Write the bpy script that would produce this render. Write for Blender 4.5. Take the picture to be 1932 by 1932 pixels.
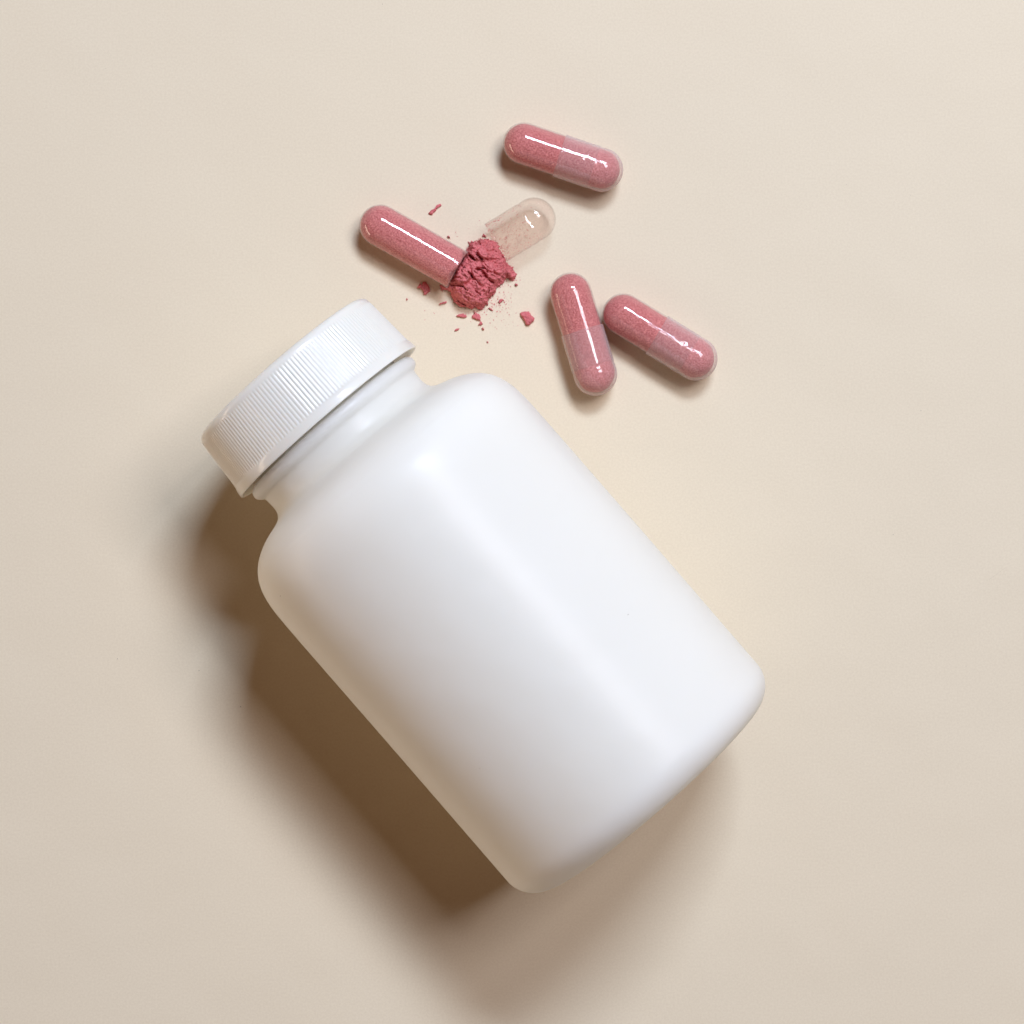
import bpy, math, random
import numpy as np
from mathutils import Vector, Matrix

# ------------------------------------------------------------------ camera, light, exposure
# 1 unit = 1 cm
for o in list(bpy.data.objects):
    bpy.data.objects.remove(o)
SC = bpy.context.scene
COL = SC.collection
D = 50.0          # camera height above the paper
PX = 108.0        # photo pixels (1932 wide view) per cm at paper level
HALF = 966.0

cam = bpy.data.cameras.new('camera')
cam.sensor_width = 36.0
cam.lens = 36.0 * D / (2 * HALF / PX)
cam.clip_start = 1.0
cam.clip_end = 1000.0
camo = bpy.data.objects.new('camera', cam)
camo.location = (0, 0, D)
COL.objects.link(camo)
SC.camera = camo
cam.dof.use_dof = True
cam.dof.focus_distance = D - 1.6
cam.dof.aperture_fstop = 1.1

w = bpy.data.worlds.new('World')
SC.world = w
w.use_nodes = True
w.node_tree.nodes['Background'].inputs[0].default_value = (1.0, 0.30, 0.02, 1)
w.node_tree.nodes['Background'].inputs[1].default_value = 0.06


def area(name, az, tilt, dist, sx, sy, power, color, target=(0, -1, 0)):
    l = bpy.data.lights.new(name, 'AREA')
    l.shape = 'RECTANGLE'
    l.size = sx
    l.size_y = sy
    l.energy = power
    l.color = color
    o = bpy.data.objects.new(name, l)
    a, t = math.radians(az), math.radians(tilt)
    v = Vector((math.sin(t) * math.cos(a), math.sin(t) * math.sin(a), math.cos(t)))
    tg = Vector(target)
    o.location = tg + v * dist
    z = v
    x = Vector((0, 0, 1)).cross(z).normalized()
    y = z.cross(x)
    o.matrix_world = Matrix.Translation(o.location) @ Matrix((x, y, z)).transposed().to_4x4()
    COL.objects.link(o)
    return o


area('key_softbox', 71, 36, 110, 29, 17, 97000, (0.71, 0.84, 1.05))
area('side_window', 38, 29, 160, 44, 44, 106000, (0.975, 0.955, 1.04))
area('low_side_bounce', 5, 66, 150, 80, 40, 4500, (0.97, 0.95, 1.01))
area('back_fill', 198, 85.5, 110, 80, 16, 34000, (1.0, 0.79, 0.60))

SC.view_settings.view_transform = 'Standard'
SC.view_settings.look = 'None'
SC.view_settings.exposure = 0.0
SC.view_settings.gamma = 1.0
SC.render.engine = 'CYCLES'
SC.cycles.transparent_max_bounces = 40
SC.cycles.max_bounces = 12


# ------------------------------------------------------------------ helpers
def P(px, py, z=0.0):
    k = (D - z) / D / PX
    return ((px - HALF) * k, -(py - HALF) * k)


def S(sx, sy, z=0.0):            # photo source pixels (3000 wide)
    return P(sx * 0.644, sy * 0.644, z)


def mesh_obj(name, verts, faces, mat=None, parent=None, smooth=True, sharp=None):
    me = bpy.data.meshes.new(name)
    me.from_pydata([tuple(map(float, v)) for v in verts], [], [tuple(map(int, f)) for f in faces])
    me.update()
    if smooth:
        me.polygons.foreach_set('use_smooth', [True] * len(me.polygons))
    o = bpy.data.objects.new(name, me)
    if mat:
        me.materials.append(mat)
    COL.objects.link(o)
    if parent:
        o.parent = parent
    return o


def tag(o, label=None, cat=None, group=None, kind=None):
    if label: o['label'] = label
    if cat: o['category'] = cat
    if group: o['group'] = group
    if kind: o['kind'] = kind
    return o


def empty(name, loc, rz, label, cat, group=None):
    o = bpy.data.objects.new(name, None)
    o.empty_display_size = 0.3
    o.location = loc
    o.rotation_euler = (0, 0, rz)
    COL.objects.link(o)
    return tag(o, label, cat, group)


def lathe(name, prof, seg, mat, parent, zc, rfun=None, xoff=0.0, roll=0.0):
    """profile of (x, r) revolved round the local X axis at height zc"""
    V, F = [], []
    n = len(prof)
    for i, (x, r) in enumerate(prof):
        for j in range(seg):
            a = 2 * math.pi * j / seg + roll
            rr, xx = r, x
            if rfun:
                xx, rr = rfun(i, x, r, a)
            V.append((xx + xoff, rr * math.cos(a), zc + rr * math.sin(a)))
    for i in range(n - 1):
        for j in range(seg):
            k = (j + 1) % seg
            F.append((i * seg + j, (i + 1) * seg + j, (i + 1) * seg + k, i * seg + k))
    return mesh_obj(name, V, F, mat, parent)


def spline(pts, step):
    """Catmull-Rom through profile points"""
    out = []
    p = [np.array(q, float) for q in pts]
    p = [2 * p[0] - p[1]] + p + [2 * p[-1] - p[-2]]
    for i in range(1, len(p) - 2):
        a, b, c, d = p[i - 1:i + 3]
        m = max(2, int(np.linalg.norm(c - b) / step))
        for k in range(m):
            t = k / m
            out.append(tuple(0.5 * ((2 * b) + (c - a) * t + (2 * a - 5 * b + 4 * c - d) * t * t + (3 * b - a - 3 * c + d) * t ** 3)))
    out.append(tuple(p[-2]))
    return out


# ------------------------------------------------------------------ materials
def new_mat(name):
    m = bpy.data.materials.new(name)
    m.use_nodes = True
    nt = m.node_tree
    b = nt.nodes['Principled BSDF']
    return m, nt, b


def noise(nt, scale, detail=3.0, rough=0.55):
    tc = nt.nodes.new('ShaderNodeTexCoord')
    n = nt.nodes.new('ShaderNodeTexNoise')
    n.inputs['Scale'].default_value = scale
    n.inputs['Detail'].default_value = detail
    n.inputs['Roughness'].default_value = rough
    nt.links.new(tc.outputs['Object'], n.inputs['Vector'])
    return n


def ramp(nt, src, c0, c1, p0=0.3, p1=0.7):
    r = nt.nodes.new('ShaderNodeValToRGB')
    r.color_ramp.elements[0].position = p0
    r.color_ramp.elements[0].color = (*c0, 1)
    r.color_ramp.elements[1].position = p1
    r.color_ramp.elements[1].color = (*c1, 1)
    nt.links.new(src, r.inputs[0])
    return r


def bump(nt, src, strength, dist, target, prev=None):
    b = nt.nodes.new('ShaderNodeBump')
    b.inputs['Strength'].default_value = strength
    b.inputs['Distance'].default_value = dist
    nt.links.new(src, b.inputs['Height'])
    if prev:
        nt.links.new(prev.outputs[0], b.inputs['Normal'])
    if target is not None:
        nt.links.new(b.outputs[0], target)
    return b


# beige paper backdrop
paper, nt, b = new_mat('beige_paper')
n1 = noise(nt, 26.0, 4, 0.7)
r1 = ramp(nt, n1.outputs[0], (0.748, 0.636, 0.464), (0.798, 0.688, 0.510), 0.36, 0.64)
nt.links.new(r1.outputs[0], b.inputs['Base Color'])
b.inputs['Roughness'].default_value = 0.6
b.inputs['Specular IOR Level'].default_value = 0.22
n2 = noise(nt, 60.0, 3, 0.6)
bb = bump(nt, n2.outputs[0], 0.12, 0.004, None)
n3 = noise(nt, 0.35, 2, 0.5)
bump(nt, n3.outputs[0], 0.25, 0.25, b.inputs['Normal'], bb)

# white HDPE
plastic, nt, b = new_mat('white_bottle_plastic')
b.inputs['Base Color'].default_value = (0.80, 0.778, 0.71, 1)
b.inputs['Roughness'].default_value = 0.5
b.inputs['Specular IOR Level'].default_value = 0.22
b.inputs['Coat Weight'].default_value = 0.16
b.inputs['Coat Roughness'].default_value = 0.27
b.inputs['Subsurface Weight'].default_value = 1.0
b.inputs['Subsurface Radius'].default_value = (1.0, 0.97, 0.94)
b.inputs['Subsurface Scale'].default_value = 1.1
n1 = noise(nt, 0.55, 2, 0.5)
bb = bump(nt, n1.outputs[0], 0.6, 0.11, None)
n2 = noise(nt, 40.0, 3, 0.6)
bump(nt, n2.outputs[0], 0.10, 0.004, b.inputs['Normal'], bb)

capmat, nt, b = new_mat('white_cap_plastic')
b.inputs['Base Color'].default_value = (0.79, 0.77, 0.705, 1)
b.inputs['Roughness'].default_value = 0.42
b.inputs['Specular IOR Level'].default_value = 0.25
b.inputs['Coat Weight'].default_value = 0.4
b.inputs['Coat Roughness'].default_value = 0.10
b.inputs['Subsurface Weight'].default_value = 0.6
b.inputs['Subsurface Radius'].default_value = (0.5, 0.42, 0.36)
b.inputs['Subsurface Scale'].default_value = 0.2
n2 = noise(nt, 45.0, 3, 0.6)
bump(nt, n2.outputs[0], 0.08, 0.004, b.inputs['Normal'])


# powder
def powder_mat(name, c0, c1, s1=34.0, bs=0.6, p0=0.28, p1=0.68):
    m, nt, b = new_mat(name)
    n1 = noise(nt, s1, 5, 0.72)
    r = ramp(nt, n1.outputs[0], c0, c1, p0, p1)
    nt.links.new(r.outputs[0], b.inputs['Base Color'])
    b.inputs['Roughness'].default_value = 0.95
    b.inputs['Specular IOR Level'].default_value = 0.12
    n2 = noise(nt, 55.0, 4, 0.75)
    bump(nt, n2.outputs[0], bs, 0.02, b.inputs['Normal'])
    return m


powder = powder_mat('raspberry_powder', (0.53, 0.110, 0.118), (0.80, 0.255, 0.255))
packed = powder_mat('packed_powder', (0.50, 0.092, 0.092), (0.90, 0.33, 0.30), 36.0, 0.9, 0.37, 0.64)


# clear gelatin: thin colourless walls
def gelatin_mat(name, tint, haze):
    m = bpy.data.materials.new(name)
    m.use_nodes = True
    nt = m.node_tree
    nt.nodes.clear()
    out = nt.nodes.new('ShaderNodeOutputMaterial')
    lw = nt.nodes.new('ShaderNodeLayerWeight')
    lw.inputs['Blend'].default_value = 0.5
    pw = nt.nodes.new('ShaderNodeMath'); pw.operation = 'POWER'
    nt.links.new(lw.outputs['Facing'], pw.inputs[0]); pw.inputs[1].default_value = 4.5
    ma = nt.nodes.new('ShaderNodeMath'); ma.operation = 'MULTIPLY_ADD'
    nt.links.new(pw.outputs[0], ma.inputs[0]); ma.inputs[1].default_value = 0.4; ma.inputs[2].default_value = 0.028
    tr = nt.nodes.new('ShaderNodeBsdfTransparent'); tr.inputs[0].default_value = (*tint, 1)
    gl = nt.nodes.new('ShaderNodeBsdfGlossy'); gl.inputs['Roughness'].default_value = 0.06
    df = nt.nodes.new('ShaderNodeBsdfTranslucent'); df.inputs[0].default_value = (0.95, 0.86, 0.82, 1)
    dd = nt.nodes.new('ShaderNodeBsdfDiffuse'); dd.inputs[0].default_value = (0.95, 0.84, 0.82, 1)
    md = nt.nodes.new('ShaderNodeMixShader'); md.inputs[0].default_value = 0.6
    nt.links.new(df.outputs[0], md.inputs[1]); nt.links.new(dd.outputs[0], md.inputs[2])
    m1 = nt.nodes.new('ShaderNodeMixShader')
    hz = nt.nodes.new('ShaderNodeMath'); hz.operation = 'MULTIPLY_ADD'
    p2 = nt.nodes.new('ShaderNodeMath'); p2.operation = 'POWER'
    nt.links.new(lw.outputs['Facing'], p2.inputs[0]); p2.inputs[1].default_value = 2.5
    nt.links.new(p2.outputs[0], hz.inputs[0]); hz.inputs[1].default_value = haze * 4; hz.inputs[2].default_value = haze
    nt.links.new(hz.outputs[0], m1.inputs[0])
    nt.links.new(tr.outputs[0], m1.inputs[1]); nt.links.new(md.outputs[0], m1.inputs[2])
    m2 = nt.nodes.new('ShaderNodeMixShader')
    nt.links.new(ma.outputs[0], m2.inputs[0])
    nt.links.new(m1.outputs[0], m2.inputs[1]); nt.links.new(gl.outputs[0], m2.inputs[2])
    nt.links.new(m2.outputs[0], out.inputs[0])
    tc = nt.nodes.new('ShaderNodeTexCoord')
    nn = nt.nodes.new('ShaderNodeTexNoise'); nn.inputs['Scale'].default_value = 2.5; nn.inputs['Detail'].default_value = 1.0
    nt.links.new(tc.outputs['Object'], nn.inputs['Vector'])
    bp = nt.nodes.new('ShaderNodeBump'); bp.inputs['Strength'].default_value = 0.15; bp.inputs['Distance'].default_value = 0.03
    nt.links.new(nn.outputs[0], bp.inputs['Height']); nt.links.new(bp.outputs[0], gl.inputs['Normal'])
    return m


gel = gelatin_mat('clear_gelatin', (0.99, 0.98, 0.978), 0.042)
gel_cap = gelatin_mat('clear_gelatin_overlap', (0.99, 0.98, 0.978), 0.11)
gel_empty = gelatin_mat('dusted_gelatin', (0.997, 0.978, 0.970), 0.007)

fleck_mat, nt, b = new_mat('dark_fleck')
b.inputs['Base Color'].default_value = (0.35, 0.27, 0.2, 1)
b.inputs['Roughness'].default_value = 0.8

# ------------------------------------------------------------------ paper surface
N = 60
SZ = 70.0
V = [(-SZ + 2 * SZ * i / N, -SZ + 2 * SZ * j / N, 0.0) for j in range(N + 1) for i in range(N + 1)]
F = [(j * (N + 1) + i, j * (N + 1) + i + 1, (j + 1) * (N + 1) + i + 1, (j + 1) * (N + 1) + i) for j in range(N) for i in range(N)]
pap = mesh_obj('tabletop', V, F, paper)
tag(pap, 'smooth matt beige paper surface under the bottle and capsules', None, None, 'structure')

# ------------------------------------------------------------------ bottle
M = D / (D - 2.72)                   # magnification at the bottle's axis height
def q(t, r):
    return ((t - 165) / M / PX, r / M / PX)

R = 311.5 / M / PX
adir = Vector((0.655, -0.755)).normalized()
cx, cy = (852.7 - HALF) / PX / M, -(1064.3 - HALF) / PX / M
rz = math.atan2(adir.y, adir.x)
bottle = empty('pill_bottle', (cx, cy, 0), rz,
               'large plain white plastic pill bottle lying on its side with ribbed screw cap', 'bottle')

neck = [(-262, 165), (-200, 165), (-190, 167), (-188, 180), (-186, 191), (-181, 196.5), (-174, 198.5), (-167, 197),
        (-161.5, 191), (-158.5, 186.5), (-154, 185), (-140, 184), (-130, 184.2), (-121, 186.5), (-113.5, 192), (-108.5, 199.5),
        (-105, 209), (-101, 222), (-95, 239), (-86, 257), (-73, 275.5), (-56, 290.5), (-35, 301), (-10, 307.5), (20, 310.5), (60, 311.3)]
prof = spline(neck, 3.0)
t = 60
while t < 684:
    t += 26
    prof.append((min(t, 684), 311.5))
for k in range(1, 25):
    a = k / 24 * math.pi / 2
    prof.append((684 + 60 * math.sin(a) ** 1.0, 311.5 - 62 * (1 - math.cos(a))))
prof += [(744.2, 235), (743, 222), (737, 205), (732, 180), (730, 120), (729, 60), (729, 0.4)]
prof = [q(*p) for p in prof]


def dent(i, x, r, a):
    if x > -1.9:
        r = r * (1 + 0.0012 * math.sin(2 * a + 0.6) + 0.0009 * math.sin(3 * a + x * 0.9))
    return x, r


body = lathe('bottle_body', prof, 224, plastic, bottle, R, dent)

# screw cap with moulded ribs
NR = 170
segc = NR * 7
cp = [(-325, 0.5), (-325, 60), (-325.5, 120), (-325.5, 165), (-325.5, 188)]
for k in range(1, 11):
    a = k / 10 * math.pi / 2
    cp.append((-325.5 + 14 * (1 - math.cos(a)), 192.5 + 14 * math.sin(a)))
cp += [(-309, 206.8), (-307, 207.0), (-305, 207.2), (-302, 207.5)]
for k in range(1, 12):
    cp.append((-302 + k * 8.0, 207.5 + k * 0.52))
cp += [(-210.5, 213.8), (-208.5, 214.2), (-207, 214.6), (-205, 215.3), (-203, 215.9), (-198, 216.6), (-192, 217.2), (-189.5, 217.2), (-188.5, 216.3),
       (-189, 213), (-191, 210), (-196, 206), (-198, 202), (-199, 190), (-199, 160)]
cprib = []
for (tt, r) in cp:
    u = 0.0
    if -310 <= tt <= -208 and r > 205:
        u = min(1.0, max(0.0, (tt + 310) / 4.0), max(0.0, (-206.5 - tt) / 4.0))
        u = max(0.0, u)
    cprib.append(u)
cpq = [q(*p) for p in cp]


def ribs(i, x, r, a):
    u = cprib[i]
    if u > 0:
        ph = (a * NR / (2 * math.pi)) % 1.0
        h = 0.5 - 0.5 * math.cos(2 * math.pi * ph)
        h = 1 - (1 - h) ** 1.8
        r = r - u * (1 - h) * 1.0 / M / PX
    return x, r


screw = lathe('screw_cap', cpq, segc, capmat, bottle, R, ribs)

# ------------------------------------------------------------------ capsules
RC = 0.381      # cap outer radius
RB = 0.366      # body outer radius
WALL = 0.011


def dome(xc, r, sgn, n=14, a0=0.0):
    """points from tip to equator; sgn -1 = tip at low x"""
    out = []
    for k in range(n + 1):
        a = a0 + (math.pi / 2 - a0) * k / n
        out.append((xc + sgn * r * math.cos(a), max(r * math.sin(a), 0.0008)))
    return out


def shell(name, x0, x1, r, parent, mat, bumps=(), rings=(), sgn=-1, seg=72, rim_noise=0.0):
    """half capsule: dome at x0 (tip beyond), open mouth at x1"""
    n = 40
    outer = dome(x0, r, sgn)
    cyl = [(x0 + (x1 - x0) * k / n, r) for k in range(1, n + 1)]
    inner = [(x, rr - WALL) for x, rr in reversed(cyl)]
    idome = [(x, y) for x, y in reversed(dome(x0, r - WALL, sgn))]
    p = outer + cyl + [(x1, r - WALL * 0.5)] + inner + idome
    rnd = random.Random(hash(name + str(round(x0, 2))) % 1000 if False else 7)

    def f(i, x, rr, a):
        d = 0.0
        if rr > r * 0.9:
            for (bx, ba, sx, sa, dep) in bumps:
                da = (a - ba + math.pi) % (2 * math.pi) - math.pi
                d += dep * math.exp(-((x - bx) / sx) ** 2 - (da / sa) ** 2)
            for (bx, sx, dep) in rings:
                d += dep * math.exp(-((x - bx) / sx) ** 2)
        if rim_noise and abs(x - x1) < 1e-6:
            x = x + rim_noise * (math.sin(3 * a + 1) * 0.6 + math.sin(7 * a) * 0.4)
        return x, rr - d
    return lathe(name, p, seg, mat, parent, RC, f)


def frac_noise(x, y, z):
    return (math.sin(x * 31.7 + y * 17.3 + 1.3) * math.sin(y * 27.1 - z * 19.9 + 0.4) * math.sin(z * 33.3 + x * 11.1)
            + 0.5 * math.sin(x * 71 + z * 53) * math.sin(y * 67 - x * 43))


def fill(name, x0, x1, r, parent, mat, closed=True, seg=96, seed=0.0, amp=0.0065):
    p = dome(x0, r, -1)
    n = 40
    p += [(x0 + (x1 - x0) * k / n, r) for k in range(1, n + 1)]
    if closed:
        p += [(x, y) for x, y in reversed(dome(x1, r, 1))][1:]
    else:
        p += [(x1 - 0.01, r * 0.9), (x1 - 0.02, r * 0.7), (x1 - 0.02, r * 0.4), (x1 - 0.02, 0.001)]

    def f(i, x, rr, a):
        if closed and x > x1 - 0.30:          # loosely packed, slightly hollow patches at the cap end
            rr -= 0.022 * max(0.0, math.sin(3 * a + seed * 1.7 + 6 * x)) ** 2 * min(1.0, rr / 0.2)
        k = amp * frac_noise(x * 1.3 + seed, rr * math.cos(a) * 1.3, rr * math.sin(a) * 1.3)
        if not closed and x > x1 - 0.05:
            x += 0.03 * math.sin(4 * a + rr * 9)
        return x, max(rr + (k if rr > 0.1 else 0), 0.0005)
    return lathe(name, p, seg, mat, parent, RC, f)


def capsule(c0, c1, label, seed, bumps, roll=0.0):
    x0, y0 = P(*c0, RC)
    x1, y1 = P(*c1, RC)
    L = math.hypot(x1 - x0, y1 - y0)
    e = empty('filled_capsule', ((x0 + x1) / 2, (y0 + y1) / 2, 0), math.atan2(y1 - y0, x1 - x0), label, 'capsule',
              'filled pink capsules lying on the paper')
    xa, xb = -L / 2, L / 2
    xj = xa + L * 0.462
    fill('powder_fill', xa, xb - 0.02, RB - WALL - 0.016, e, packed, seed=seed)
    shell('capsule_body', xa, xb - 0.14, RB, e, gel)
    rings = [(xj, 0.014, -0.005), (xb - 0.10, 0.022, 0.010), (xb - 0.03, 0.02, 0.004)]
    shell('capsule_cap', xb, xj, RC, e, gel_cap, bumps, rings, sgn=1, rim_noise=0.004)
    return e, xa, xb


UP = math.pi / 2     # angle pointing at the viewer
capsule((988.7, 271.1), (1134.5, 320.3), 'pink capsule at the top of the group, alone beyond the clear empty half shell', 0.0,
        [(0.36, UP + 0.75, 0.05, 0.18, -0.010), (0.40, UP - 0.1, 0.04, 0.12, 0.008), (0.30, UP + 0.62, 0.03, 0.1, 0.008), (0.22, UP - 1.0, 0.05, 0.2, 0.006)])
capsule((1076.8, 554.0), (1123.2, 705.6), 'pink capsule pointing down the picture, its right side touching another capsule', 3.7,
        [(0.26, UP + 0.22, 0.055, 0.16, 0.014), (0.42, UP + 0.4, 0.03, 0.12, 0.008), (0.35, UP - 0.95, 0.02, 0.06, -0.012), (0.12, UP + 0.4, 0.05, 0.12, 0.005)])
capsule((1176.1, 593.3), (1312.6, 676.6), 'rightmost pink capsule, its rounded end against the side of a capsule pointing down', 8.1,
        [(0.36, UP + 0.3, 0.03, 0.14, 0.012), (0.46, UP + 0.15, 0.03, 0.12, -0.010), (0.42, UP - 0.2, 0.03, 0.1, 0.008), (0.30, UP - 0.9, 0.06, 0.15, 0.006)])

# opened capsule: filled body half
x0, y0 = P(717.6, 425.6, RB)
x1, y1 = P(863.6, 509.3, RB)
L = math.hypot(x1 - x0, y1 - y0)
e = empty('opened_capsule_body', (x0, y0, RB - RC), math.atan2(y1 - y0, x1 - x0),
          'opened capsule half full of packed pink powder that spills from its mouth', 'capsule')
e.location.z = -(RC - RB)
fill('powder_fill', 0.0, L - 0.03, RB - WALL - 0.012, e, packed, closed=False, seed=5.5)
shell('capsule_shell', 0.0, L, RB, e, gel,
      [(L - 0.22, UP + 0.30, 0.022, 0.09, 0.010), (L - 0.14, UP + 0.28, 0.018, 0.08, 0.010), (L - 0.07, UP + 0.26, 0.018, 0.08, 0.009),
       (L - 0.10, UP + 0.95, 0.08, 0.3, 0.008), (L - 0.06, UP - 0.5, 0.05, 0.3, 0.007), (L - 0.02, UP + 0.6, 0.03, 0.2, -0.008)],
      [(L - 0.19, 0.02, 0.003), (L - 0.11, 0.02, 0.003)], rim_noise=0.008)

# opened capsule: empty cap half
x0, y0 = P(1007.4, 414.1, RC)
x1, y1 = P(935.4, 458.1, RC)
L2 = math.hypot(x1 - x0, y1 - y0)
e2 = empty('empty_capsule_cap', (x0, y0, 0), math.atan2(y1 - y0, x1 - x0),
           'clear empty capsule half with pink dust inside, its mouth against the powder heap', 'capsule')
shell('capsule_shell', 0.0, L2, RC, e2, gel_empty,
      [(0.12, UP + 0.05, 0.035, 0.13, 0.012), (0.30, UP - 0.4, 0.06, 0.2, 0.004)],
      [(0.09, 0.022, 0.011), (0.02, 0.02, 0.003)], rim_noise=0.006)
rnd = random.Random(4)
V, F = [], []


def grain(V, F, x, y, z, s, rnd, flat=0.6):
    b0 = len(V)
    t = [(1, 0, 0), (-0.5, 0.87, 0), (-0.5, -0.87, 0), (0, 0, 1), (0, 0, -1)]
    ra = rnd.random() * 6.28
    sx, sy = s * rnd.uniform(0.6, 1.5), s * rnd.uniform(0.6, 1.2)
    for (a, b_, c) in t:
        u, v = a * sx * rnd.uniform(.7, 1.3), b_ * sy * rnd.uniform(.7, 1.3)
        V.append((x + u * math.cos(ra) - v * math.sin(ra), y + u * math.sin(ra) + v * math.cos(ra), z + c * s * flat))
    for f in [(0, 1, 3), (1, 2, 3), (2, 0, 3), (1, 0, 4), (2, 1, 4), (0, 2, 4)]:
        F.append(tuple(b0 + k for k in f))


for _ in range(620):      # dust clinging to the inside of the empty half
    xx = 0.0 + (L2 + 0.0) * rnd.random() ** 0.7
    aa = -math.pi / 2 + rnd.gauss(0, 0.85)
    rr = RC - WALL - 0.006
    grain(V, F, xx, rr * math.cos(aa), RC + rr * math.sin(aa), rnd.uniform(0.003, 0.0085), rnd)
for _ in range(160):
    aa = rnd.uniform(-math.pi, math.pi)
    rr = RC - WALL - 0.006
    grain(V, F, L2 - abs(rnd.gauss(0, .05)), rr * math.cos(aa), RC + rr * math.sin(aa), rnd.uniform(0.003, 0.010), rnd)
for (xx, aa, s) in [(0.62, UP - 0.15, .016), (0.6, UP - 0.2, .012), (0.2, UP + 0.05, 0.014), (0.17, UP + .1, .01), (0.22, UP + 0.55, .012),
                    (-0.05, UP + 0.5, 0.014), (0.25, UP + 0.95, .014), (0.55, UP + 0.9, .016), (0.5, UP + 1.0, .018), (0.6, UP + 1.05, .015)]:
    rr = RC - WALL - 0.006
    for _ in range(5):
        grain(V, F, xx + rnd.gauss(0, .014), rr * math.cos(aa + rnd.gauss(0, .03)), RC + rr * math.sin(aa), s * rnd.uniform(.3, .8), rnd)
res = mesh_obj('powder_residue', V, F, powder, e2, smooth=False)
res['kind'] = 'stuff'

# ------------------------------------------------------------------ powder heap
def src(pts, ox, oy, sc):
    return np.array([S(ox + a / sc, oy + b_ / sc) for a, b_ in pts])


outline = src([(600, 780), (612, 745), (640, 718), (700, 728), (735, 705), (770, 698), (800, 715), (850, 715), (885, 728), (925, 790), (960, 855), (985, 915), (1010, 965),
               (1062, 1000), (1075, 1035), (1103, 1080), (1085, 1118), (1045, 1132), (1000, 1112), (975, 1150), (935, 1178), (900, 1195),
               (892, 1255), (860, 1285), (820, 1310), (805, 1370), (760, 1410), (735, 1437), (690, 1415), (640, 1418), (560, 1402), (505, 1397), (460, 1350), (436, 1300),
               (425, 1255), (395, 1240), (340, 1232), (305, 1190), (330, 1170), (395, 1190), (415, 1130), (450, 1040), (470, 985), (520, 935), (575, 860)],
              1200, 500, 3.512)


def poly_sdf(X, Y, poly):
    """signed distance, positive inside"""
    d = np.full(X.shape, 1e9)
    ins = np.zeros(X.shape, bool)
    n = len(poly)
    for i in range(n):
        ax, ay = poly[i]
        bx, by = poly[(i + 1) % n]
        ex, ey = bx - ax, by - ay
        wx, wy = X - ax, Y - ay
        tt = np.clip((wx * ex + wy * ey) / (ex * ex + ey * ey + 1e-12), 0, 1)
        d = np.minimum(d, np.hypot(wx - ex * tt, wy - ey * tt))
        c = (ay > Y) != (by > Y)
        with np.errstate(divide='ignore', invalid='ignore'):
            ins ^= c & (X < (bx - ax) * (Y - ay) / (by - ay + 1e-12) + ax)
    return np.where(ins, d, -d)


def vnoise(X, Y, scale, seed):
    rs = np.random.RandomState(seed)
    G = rs.rand(64, 64)
    x, y = X * scale, Y * scale
    xi, yi = np.floor(x).astype(int), np.floor(y).astype(int)
    fx, fy = x - xi, y - yi
    fx, fy = fx * fx * (3 - 2 * fx), fy * fy * (3 - 2 * fy)
    g = lambda a, b_: G[a % 64, b_ % 64]
    return (g(xi, yi) * (1 - fx) * (1 - fy) + g(xi + 1, yi) * fx * (1 - fy) + g(xi, yi + 1) * (1 - fx) * fy + g(xi + 1, yi + 1) * fx * fy) * 2 - 1


def worley(X, Y, cell, seed, stretch=1.0, ang=0.0):
    rs = np.random.RandomState(seed)
    ca, sa = math.cos(ang), math.sin(ang)
    U, W = (X * ca + Y * sa) / stretch, -X * sa + Y * ca
    x0_, x1_, y0_, y1_ = U.min() - cell, U.max() + cell, W.min() - cell, W.max() + cell
    nx, ny = int((x1_ - x0_) / cell) + 1, int((y1_ - y0_) / cell) + 1
    pts = np.array([(x0_ + (i + rs.rand()) * cell, y0_ + (j + rs.rand()) * cell) for i in range(nx) for j in range(ny)])
    hv = rs.rand(len(pts)); tx = rs.randn(len(pts)); ty = rs.randn(len(pts))
    f1 = np.full(X.shape, 9e9); f2 = f1.copy(); idx = np.zeros(X.shape, int)
    for k, (a, b_) in enumerate(pts):
        dd = np.hypot(U - a, W - b_)
        m = dd < f1
        f2 = np.where(m, f1, np.minimum(f2, dd))
        f1 = np.where(m, dd, f1)
        idx = np.where(m, k, idx)
    return f1, f2, hv[idx], tx[idx] * (U - pts[idx, 0]) + ty[idx] * (W - pts[idx, 1])


res_ = 0.0075
mn, mx = outline.min(0) - 0.05, outline.max(0) + 0.05
gx = np.arange(mn[0], mx[0], res_)
gy = np.arange(mn[1], mx[1], res_)
X, Y = np.meshgrid(gx, gy)
wx = X + 0.025 * vnoise(X, Y, 9, 1) + 0.012 * vnoise(X, Y, 24, 2)
wy = Y + 0.025 * vnoise(X, Y, 9, 3) + 0.012 * vnoise(X, Y, 24, 4)
sd = poly_sdf(X + 0.014 * vnoise(X, Y, 22, 5) + 0.013 * vnoise(X, Y, 60, 6), Y + 0.014 * vnoise(X, Y, 22, 7) + 0.013 * vnoise(X, Y, 60, 8), outline)
cxh, cyh = S(1385, 775)
cxl, cyl_ = S(1375, 855)
env = np.clip(sd / 0.10, 0, 1) ** 0.65
base = 0.13 + 0.24 * np.exp(-((X - cxh) ** 2 + (Y - cyh) ** 2) / 0.20) + 0.18 * np.exp(-((X - cxl) ** 2 + (Y - cyl_) ** 2) / 0.12)
f1, f2, hv, tl = worley(wx, wy, 0.24, 11, 1.5, -0.8)
g1, g2, gv, gt = worley(wx, wy, 0.10, 12, 1.6, -0.7)
k1, k2, kv, kt = worley(wx, wy, 0.045, 13, 1.3, -0.5)
H = base * 1.0
H += 0.055 * (hv - 0.5) + 0.10 * np.clip(tl, -0.35, 0.35)
H -= 0.035 * np.exp(-((f2 - f1) / 0.018) ** 2) * (hv > 0.55)
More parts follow.
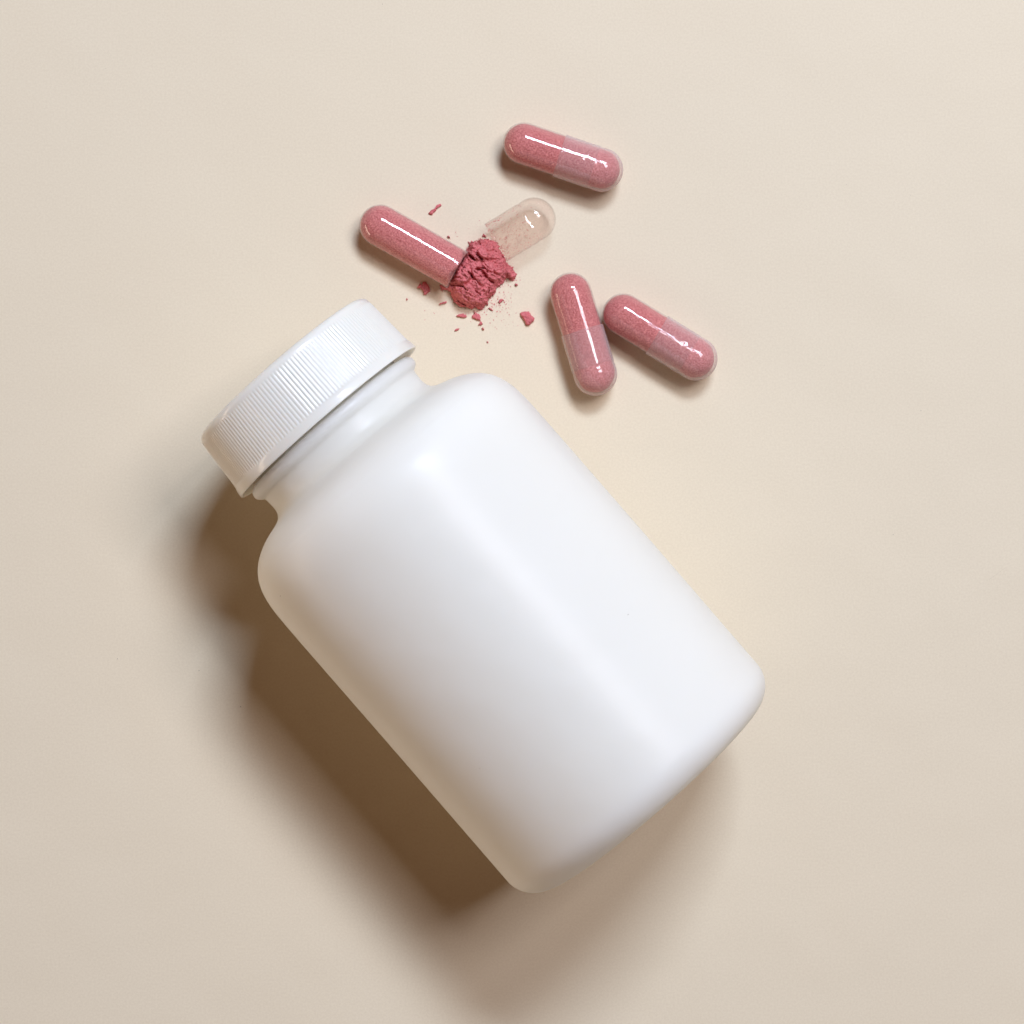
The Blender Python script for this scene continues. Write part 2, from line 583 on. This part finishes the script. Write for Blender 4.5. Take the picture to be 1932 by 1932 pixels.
H += 0.045 * (gv - 0.5) + 0.22 * np.clip(gt, -0.15, 0.15)
H -= 0.022 * np.exp(-((g2 - g1) / 0.012) ** 2) * (gv > 0.6)
H += 0.020 * (kv - 0.5) + 0.18 * kt
H += 0.012 * vnoise(X, Y, 34, 21) + 0.011 * vnoise(X, Y, 62, 22)
H += 0.010 * np.abs(vnoise(X, Y, 95, 23))


# individual lumps seen in the photo: (x, y, half length, half width, angle, height) in close-up pixels (7.43 per source px)
def lump(px, py, hl, hw, ang, hh, edge=0.25):
    global H
    xx, yy = S(1280 + px / 7.43, 660 + py / 7.43)
    k = 1 / 7.43 * 0.644 / PX
    a = math.radians(ang)
    U = ((X - xx) * math.cos(a) + (Y - yy) * math.sin(a)) / (hl * k)
    W = (-(X - xx) * math.sin(a) + (Y - yy) * math.cos(a)) / (hw * k)
    rr = np.hypot(U, W) + 0.10 * vnoise(X, Y, 14, int(px)) + 0.05 * vnoise(X, Y, 40, int(py))
    s_ = np.clip((1 - rr) / edge, 0, 1)
    s_ = s_ * s_ * (3 - 2 * s_)
    H += hh * s_


for a in [(1000, 640, 150, 95, -40, .11), (810, 690, 150, 50, -42, .09), (770, 740, 110, 40, -40, -.12), (930, 730, 120, 30, -35, -.10),
          (560, 1130, 210, 190, -20, .13), (730, 1110, 90, 28, -50, -.12), (780, 410, 120, 28, -15, -.09), (760, 480, 110, 50, -20, .05),
          (980, 1060, 170, 60, -40, -.12), (930, 980, 120, 28, 10, -.10), (1200, 1150, 140, 80, -20, .09), (1150, 950, 170, 70, -30, .06),
          (880, 1150, 240, 60, -55, .07), (450, 1340, 170, 28, -10, -.10), (300, 1390, 110, 38, -62, .07), (560, 1700, 130, 28, -30, -.10),
          (700, 1500, 200, 130, -35, .06), (520, 1560, 120, 50, -45, .06), (1160, 690, 50, 180, -30, -.04), (1400, 650, 120, 22, -55, -.09),
          (1180, 1230, 90, 35, -45, -.09), (1130, 1440, 90, 25, 85, -.08), (900, 1500, 100, 22, -40, -.05), (620, 1420, 90, 18, -40, -.05),
          (1350, 1000, 120, 90, 0, .05), (1000, 350, 110, 70, 20, .07), (900, 370, 60, 25, -60, -.07), (1630, 1100, 90, 70, -10, .06)]:
    lump(*a)
H = np.clip(H, 0.03, 0.62) * env
H = np.where(sd > 0, np.maximum(H, 0.004), -0.002)
ok = sd > -0.004
ny_, nx_ = X.shape
vid = -np.ones(X.shape, int)
F = []
use = ok[:-1, :-1] & ok[1:, :-1] & ok[:-1, 1:] & ok[1:, 1:]
js, is_ = np.nonzero(use)
need = np.zeros(X.shape, bool)
for dj, di in ((0, 0), (0, 1), (1, 0), (1, 1)):
    need[js + dj, is_ + di] = True
vid[need] = np.arange(need.sum())
jit = np.random.RandomState(3)
V = np.stack([X[need] + jit.uniform(-.001, .001, need.sum()), Y[need] + jit.uniform(-.001, .001, need.sum()), H[need]], 1)
F = np.stack([vid[js, is_], vid[js, is_ + 1], vid[js + 1, is_ + 1], vid[js + 1, is_]], 1)
HV, HF = [tuple(v) for v in V], [tuple(f) for f in F]
rnd = random.Random(77)
cand = np.argwhere(sd > -0.02)
for _ in range(1500):                      # loose crumbs lying on and round the heap
    jy, jx = cand[rnd.randrange(len(cand))]
    if rnd.random() < 0.45 and sd[jy, jx] > 0.06:
        continue
    s_ = 0.005 + 0.017 * rnd.random() ** 2.5
    grain(HV, HF, X[jy, jx] + rnd.gauss(0, .004), Y[jy, jx] + rnd.gauss(0, .004), max(H[jy, jx], 0.0) + s_ * 0.25, s_, rnd, 0.7)
heap = mesh_obj('powder_heap', HV, HF, powder)
tag(heap, 'crumbly heap of pink red powder between the two opened capsule halves', 'powder')


# ------------------------------------------------------------------ crumbs
def crumb(pts, h, label, seed, ox=1180, oy=840, sc=4.6):
    poly = src(pts, ox, oy, sc)
    c = poly.mean(0)
    rs = random.Random(seed)
    pl = []
    n = len(poly)
    for i in range(n):                       # subdivide the outline unevenly
        for k in range(3):
            p = poly[i] + (poly[(i + 1) % n] - poly[i]) * k / 3
            pl.append(p + np.array([rs.gauss(0, .004), rs.gauss(0, .004)]))
    m = len(pl)
    V, F = [], []
    rings = [(1.0, 0.0), (1.03, h * .35), (0.95, h * .75), (0.78, h), (0.5, h * 1.08), (0.22, h * 1.02)]
    for (s_, z) in rings:
        for p in pl:
            v = (p - c) * s_
            V.append((v[0], v[1], z * rs.uniform(.82, 1.15)))
    for r_ in range(len(rings) - 1):
        for i in range(m):
            k = (i + 1) % m
            F.append((r_ * m + i, r_ * m + k, (r_ + 1) * m + k, (r_ + 1) * m + i))
    V.append((0, 0, h))
    for i in range(m):
        F.append(((len(rings) - 1) * m + i, (len(rings) - 1) * m + (i + 1) % m, len(V) - 1))
    F.append(tuple(reversed(range(m))))
    o = mesh_obj('powder_crumb', V, F, powder, smooth=True)
    o.location = (c[0], c[1], 0.0005)
    tag(o, label, 'crumb', 'powder crumbs scattered round the heap')
    return o


G = 'crumbs'
crumb([(1580, 360), (1620, 338), (1700, 335), (1725, 385), (1772, 425), (1765, 468), (1725, 490), (1705, 520), (1660, 512), (1640, 450), (1605, 405)], .085,
      'largest loose pink crumb, alone between the heap and the upright capsule', 1)
crumb([(715, 392), (760, 368), (820, 362), (850, 380), (868, 410), (830, 420), (770, 405)], .05,
      'flat almond shaped pink crumb just below the heap, left of a wider one', 2)
crumb([(930, 405), (965, 365), (960, 310), (985, 350), (1030, 370), (1052, 410), (1048, 460), (1000, 445), (950, 425)], .055,
      'wide pink crumb touching the bottom tip of the heap', 3)
crumb([(1015, 522), (1035, 485), (1050, 470), (1080, 500), (1060, 515), (1040, 515)], .04,
      'small pointed pink crumb under the wide crumb below the heap', 4)
crumb([(485, 240), (500, 220), (550, 205), (588, 200), (592, 215), (560, 232), (520, 238)], .045,
      'thin sliver of pink powder left of the heap, under the filled half', 5)
crumb([(695, 597), (710, 578), (750, 562), (762, 566), (745, 585), (715, 597)], .03,
      'tiny dark splinter crumb farthest down left below the heap', 6)
crumb([(1065, 560), (1080, 548), (1085, 562), (1102, 570), (1092, 585), (1075, 582)], .04,
      'tiny round dark crumb below the small pointed crumb', 7)
crumb([(230, -35), (262, -20), (275, -60), (320, -55), (360, 20), (372, 60), (345, 75), (318, 110), (285, 112), (290, 75), (262, 40), (240, 20), (195, 20)], .06,
      'dark red crumb in the shadow under the filled capsule half', 8)
crumb([(0, 60), (18, 40), (35, 20), (85, 5), (100, -40), (140, -50), (155, -30), (110, -5), (95, 25), (60, 60), (45, 80), (5, 75)], .045,
      'long ragged crumb above the filled half, nearest the top of the photo', 9, 1256, 610, 4.2)
crumb([(1290, 205), (1300, 180), (1320, 175), (1330, 160), (1352, 180), (1335, 205), (1312, 228)], .045,
      'small pink crumb right of the lower part of the heap, among dust', 10)
crumb([(1155, 290), (1170, 282), (1198, 300), (1210, 322), (1195, 325), (1180, 305)], .03,
      'tiny curved crumb at the lower right edge of the heap', 11)
crumb([(1700, 1290), (1715, 1262), (1745, 1280), (1755, 1310), (1730, 1330), (1705, 1315)], .045,
      'tiny dark round crumb right of the heap below its pointed lobe', 12, 1280, 660, 7.43)
crumb([(1130, 742), (1142, 735), (1156, 748), (1140, 760)], .025,
      'lone speck sized crumb nearest the bottle cap rim, below all others', 13)
crumb([(45, 168), (58, 150), (68, 172), (58, 188)], .022,
      'lone speck sized crumb above the top corner of the bottle cap', 14)
crumb([(985, 240), (1000, 195), (1020, 180), (1030, 205), (1060, 225), (1075, 245), (1050, 255), (1030, 230), (1000, 250)], .04,
      'small dark crumb above the top of the heap beside the clear half', 15, 1280, 660, 7.43)
crumb([(230, 245), (250, 232), (275, 245), (285, 270), (265, 275), (245, 258)], .05,
      'tiny crumb against the upper edge of the filled capsule half', 16, 1280, 660, 7.43)

# fine dust, uncountable
rnd = random.Random(12)
V, F = [], []
hx, hy = S(1385, 800)


def dust(n, cx_, cy_, sx_, sy_, s0, s1):
    for _ in range(n):
        x_, y_ = S(rnd.gauss(cx_, sx_), rnd.gauss(cy_, sy_))
        s_ = s0 + (s1 - s0) * rnd.random() ** 3
        grain(V, F, x_, y_, s_ * 0.3, s_, rnd, 0.45)


dust(260, 1430, 890, 32, 30, .003, .014)
dust(500, 1395, 805, 52, 52, .003, .014)
dust(150, 1460, 875, 22, 26, .003, .016)
dust(60, 1500, 800, 28, 50, .002, .010)
dust(90, 1480, 905, 60, 40, .002, .007)
dust(50, 1370, 900, 45, 20, .002, .009)
dust(50, 1420, 670, 28, 18, .002, .010)
dust(26, 1285, 610, 40, 25, .002, .006)
dust(30, 1290, 860, 34, 14, .003, .010)
dust(36, 1700, 590, 60, 18, .002, .006)
dust(110, 1430, 760, 170, 130, .0015, .005)
du = mesh_obj('powder_dust', V, F, powder, smooth=False)
tag(du, 'fine pink dust sprinkled on the paper round the heap', 'dust', None, 'stuff')

# a few tiny specks of dirt stuck to the bottle
V, F = [], []
rnd = random.Random(8)
for (u, v, s_) in [(P(1186, 1161, 5.2)[0], P(1186, 1161, 5.2)[1], .012), (P(588, 1205, 3.6)[0], P(588, 1205, 3.6)[1], .012), (P(536, 1122, 3.3)[0], P(536, 1122, 3.3)[1], .010),
                   (P(905, 1450, 4.9)[0], P(905, 1450, 4.9)[1], .007), (P(1010, 870, 4.8)[0], P(1010, 870, 4.8)[1], .006)]:
    dx, dy = u - cx, v - cy
    la = dx * adir.x + dy * adir.y
    lp = -dx * adir.y + dy * adir.x
    lp = max(-R * .995, min(R * .995, lp))
    zz = R + math.sqrt(R * R - lp * lp)
    grain(V, F, la, lp, zz, s_, rnd, .35)
bs_ = mesh_obj('surface_specks', V, F, fleck_mat, bottle, smooth=False)
bs_['kind'] = 'stuff'

# dull specks and a fibre on the paper
V, F = [], []
rnd = random.Random(31)
for (a, b_, s_) in [(583, 1965, .016), (344, 1930, .012), (705, 2070, .012), (530, 2497, .008), (2617, 1566, .010), (2698, 1203, .007), (770, 2100, .008),
                    (1120, 12, .010), (726, 318, .007), (310, 200, .006), (2780, 320, .006), (2480, 540, .006), (203, 2800, .007), (2955, 2060, .007),
                    (1240, 160, .006), (2330, 2700, .006), (2640, 2480, .006), (420, 1560, .006)]:
    x_, y_ = S(a, b_)
    grain(V, F, x_, y_, s_ * .3, s_, rnd, .4)
for _ in range(60):
    s_ = rnd.uniform(.002, .0055)
    grain(V, F, rnd.uniform(-9, 9), rnd.uniform(-9, 9), s_ * .3, s_, rnd, .4)
sp = mesh_obj('paper_specks', V, F, fleck_mat, smooth=False)
tag(sp, 'faint dull specks scattered over the beige paper', 'specks', None, 'stuff')
V, F = [], []
pts = [S(2892, 1700), S(2910, 1690), S(2925, 1678), S(2944, 1665)]
for i, (x_, y_) in enumerate(pts):
    for k in range(5):
        a = k * 2 * math.pi / 5
        V.append((x_ + .0016 * math.cos(a), y_ + .0016 * math.cos(a), .002 + .0016 * math.sin(a)))
for i in range(3):
    for k in range(5):
        F.append((i * 5 + k, i * 5 + (k + 1) % 5, (i + 1) * 5 + (k + 1) % 5, (i + 1) * 5 + k))
fb = mesh_obj('fibre', V, F, fleck_mat)
tag(fb, 'short thin fibre lying on the paper near the right edge', 'fibre')
